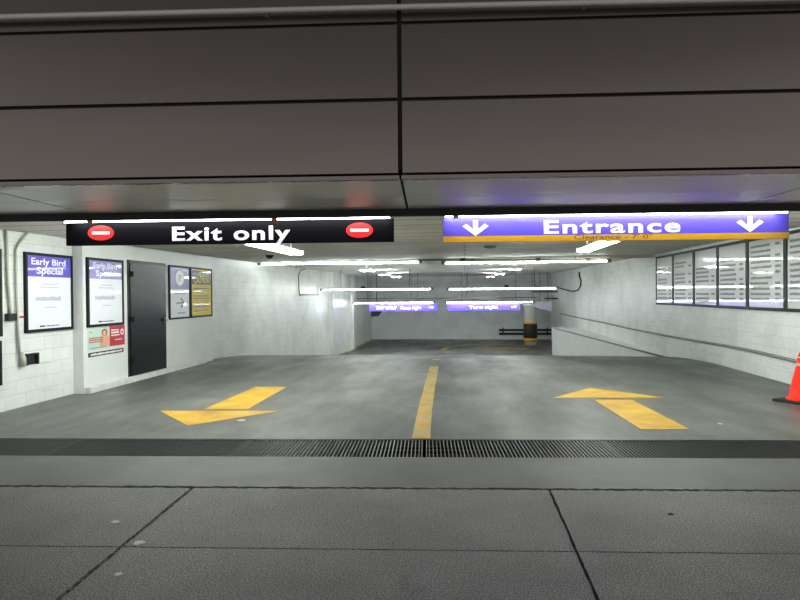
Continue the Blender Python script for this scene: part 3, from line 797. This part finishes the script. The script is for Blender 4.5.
# column
q = onz(530.5, 345, -1.5)
zz = lambda py: ony(530, py, q.y).z + 1.5
t = thing('round_column', 'white round column with black and yellow guard on the lower level', 'column', (q.x, q.y, -1.5)); r = .36
MB().lathe([(r, 0), (r, zz(306.5)), (r + .06, zz(306)), (r + .06, zz(304))], 32).build('shaft', M['booth'], t)
zz = lambda py: ony(530, py, q.y).z + 1.5
MB().lathe([(r + .01, zz(338)), (r + .045, zz(338) + .02), (r + .045, zz(323.5)), (r + .01, zz(323.5))], 32).build('guard', M['rubber'], t)
MB().lathe([(r + .008, zz(323.7)), (r + .05, zz(323.7)), (r + .05, zz(321.8)), (r + .008, zz(321.8))], 32).build('yellow_band', M['yellow'], t)
MB().lathe([(r + .008, zz(341.5)), (r + .05, zz(341.5)), (r + .05, zz(338)), (r + .008, zz(338))], 32).build('yellow_band', M['yellow'], t)
# guard rails on the far wall
y = YB - .12; t = thing('guard_rail', 'two dark horizontal rails on the far wall behind the round column', 'guard rail')
for py in (330, 333.8):
    xa, z = xz(499, py, y); MB().tube([(xa, y, z), (9, y, z)], .07, 8).build('rail', M['dark'], t)
for x in (xz(503, 330, y)[0], 5.5, 8.5): MB().box(x - .04, x + .04, y, YB + .01, -1.2, -.7).build('post', M['dark'], t)
# duct and pipes right of the far sign
y = 35.0
xa, z1 = xz(534, 302, y); xb, z0 = xz(552, 311, y)
t = thing('ceiling_duct', 'pale lilac duct end beside the right wall above the round column', 'duct')
M['lilac'] = plain('pale_lilac_metal', 'c6c3d2', .4, .06)
MB().prism_xz([(xa, z0 + .28), (xa + .25, z1), (xb, z1 + .03), (xb, z0 - .06), (xa + .4, z0 + .12)], y, y + 1.2).build('body', M['lilac'], t)
for x in (xb - .6, xb - .15): MB().tube([(x, y + .6, z1), (x, y + .6, zc(x, y + .6))], .02, 6).build('hanger_rod', M['conduit_grey'], t)
t = thing('overhead_pipes', 'dark overhead pipes above the lilac duct beside the right wall', 'pipe')
xa, z = xz(533, 292, 36.6)
MB().tube([(xa, 36.9, z), (xa + 2.4, 36.9, z), (xa + 2.4, 36.9, z - .4), (xa + .7, 36.9, z - .4)], .04, 8).build('pipe', M['dark'], t)
for x in (xa + .1, xa + 2.3): MB().tube([(x, 36.9, z), (x, 36.9, zc(x, 36.9))], .015, 6).build('hanger_rod', M['conduit_grey'], t)
# dark speaker-like bracket below the far exit sign
xa, z1 = xz(371, 311.5, 33.2); xb, z0 = xz(381, 317, 33.2)
t = thing('hanging_camera', 'black bracketed camera hanging below the left end of the far purple exit sign', 'camera', ((xa + xb) / 2, 33.3, z0))
MB().prism_xz([(-.3, 0), (.12, .05), (.32, .33), (-.3, .36)], 0, .3).build('housing', M['rubber'], t)
MB().tube([(0, .15, .3), (0, .15, zc(xa, 33.2) - z0)], .02, 6).build('arm', M['dark'], t)

# ------------------------------------------------------------------ traffic cone
q = onz(802, 402, 0)
t = thing('traffic_cone', 'orange traffic cone with white sleeve and black base by the right wall', 'traffic cone', (q.x, q.y, 0), math.radians(33))
MB().box(-.27, .27, -.27, .27, .0, .035, .012).build('base', M['rubber'], t)
MB().lathe([(.2, .034), (.2, .05), (.165, .06), (.125, .3), (.072, .53), (.068, .53), (.068, .6), (.05, .655), (.032, .72), (.024, .735), (.018, .735)], 36).build('body', M['orange'], t)
MB().lathe([(.0735, .525), (.0755, .527), (.0525, .652), (.051, .652)], 36).build('sleeve', M['reflect'], t)

# ------------------------------------------------------------------ night street outside
w = bpy.data.worlds.new('night_street'); sc.world = w; w.use_nodes = True
nt = w.node_tree; bg = nt.nodes['Background']
tc = nt.nodes.new('ShaderNodeTexCoord'); sp = nt.nodes.new('ShaderNodeSeparateXYZ'); rp = nt.nodes.new('ShaderNodeValToRGB')
nt.links.new(tc.outputs['Generated'], sp.inputs[0]); nt.links.new(sp.outputs['Z'], rp.inputs[0])
e = rp.color_ramp.elements
while len(e) < 6: e.new(.5)
for k, (p_, v_) in enumerate(((0, .40), (.2, .34), (.31, .17), (.335, .09), (.42, .06), (1, .055))): e[k].position = p_; e[k].color = (v_ * 1.02, v_ * .985, v_ * .97, 1)
nt.links.new(rp.outputs[0], bg.inputs[0]); bg.inputs[1].default_value = 1.0

sc.view_settings.view_transform = 'Standard'; sc.view_settings.look = 'None'; sc.view_settings.gamma = 1; sc.view_settings.exposure = 1.3
sc.view_settings.use_curve_mapping = False
sc.cycles.use_denoising = True
sc.cycles.max_bounces = 8; sc.cycles.diffuse_bounces = 5
sc.cycles.sample_clamp_indirect = 6
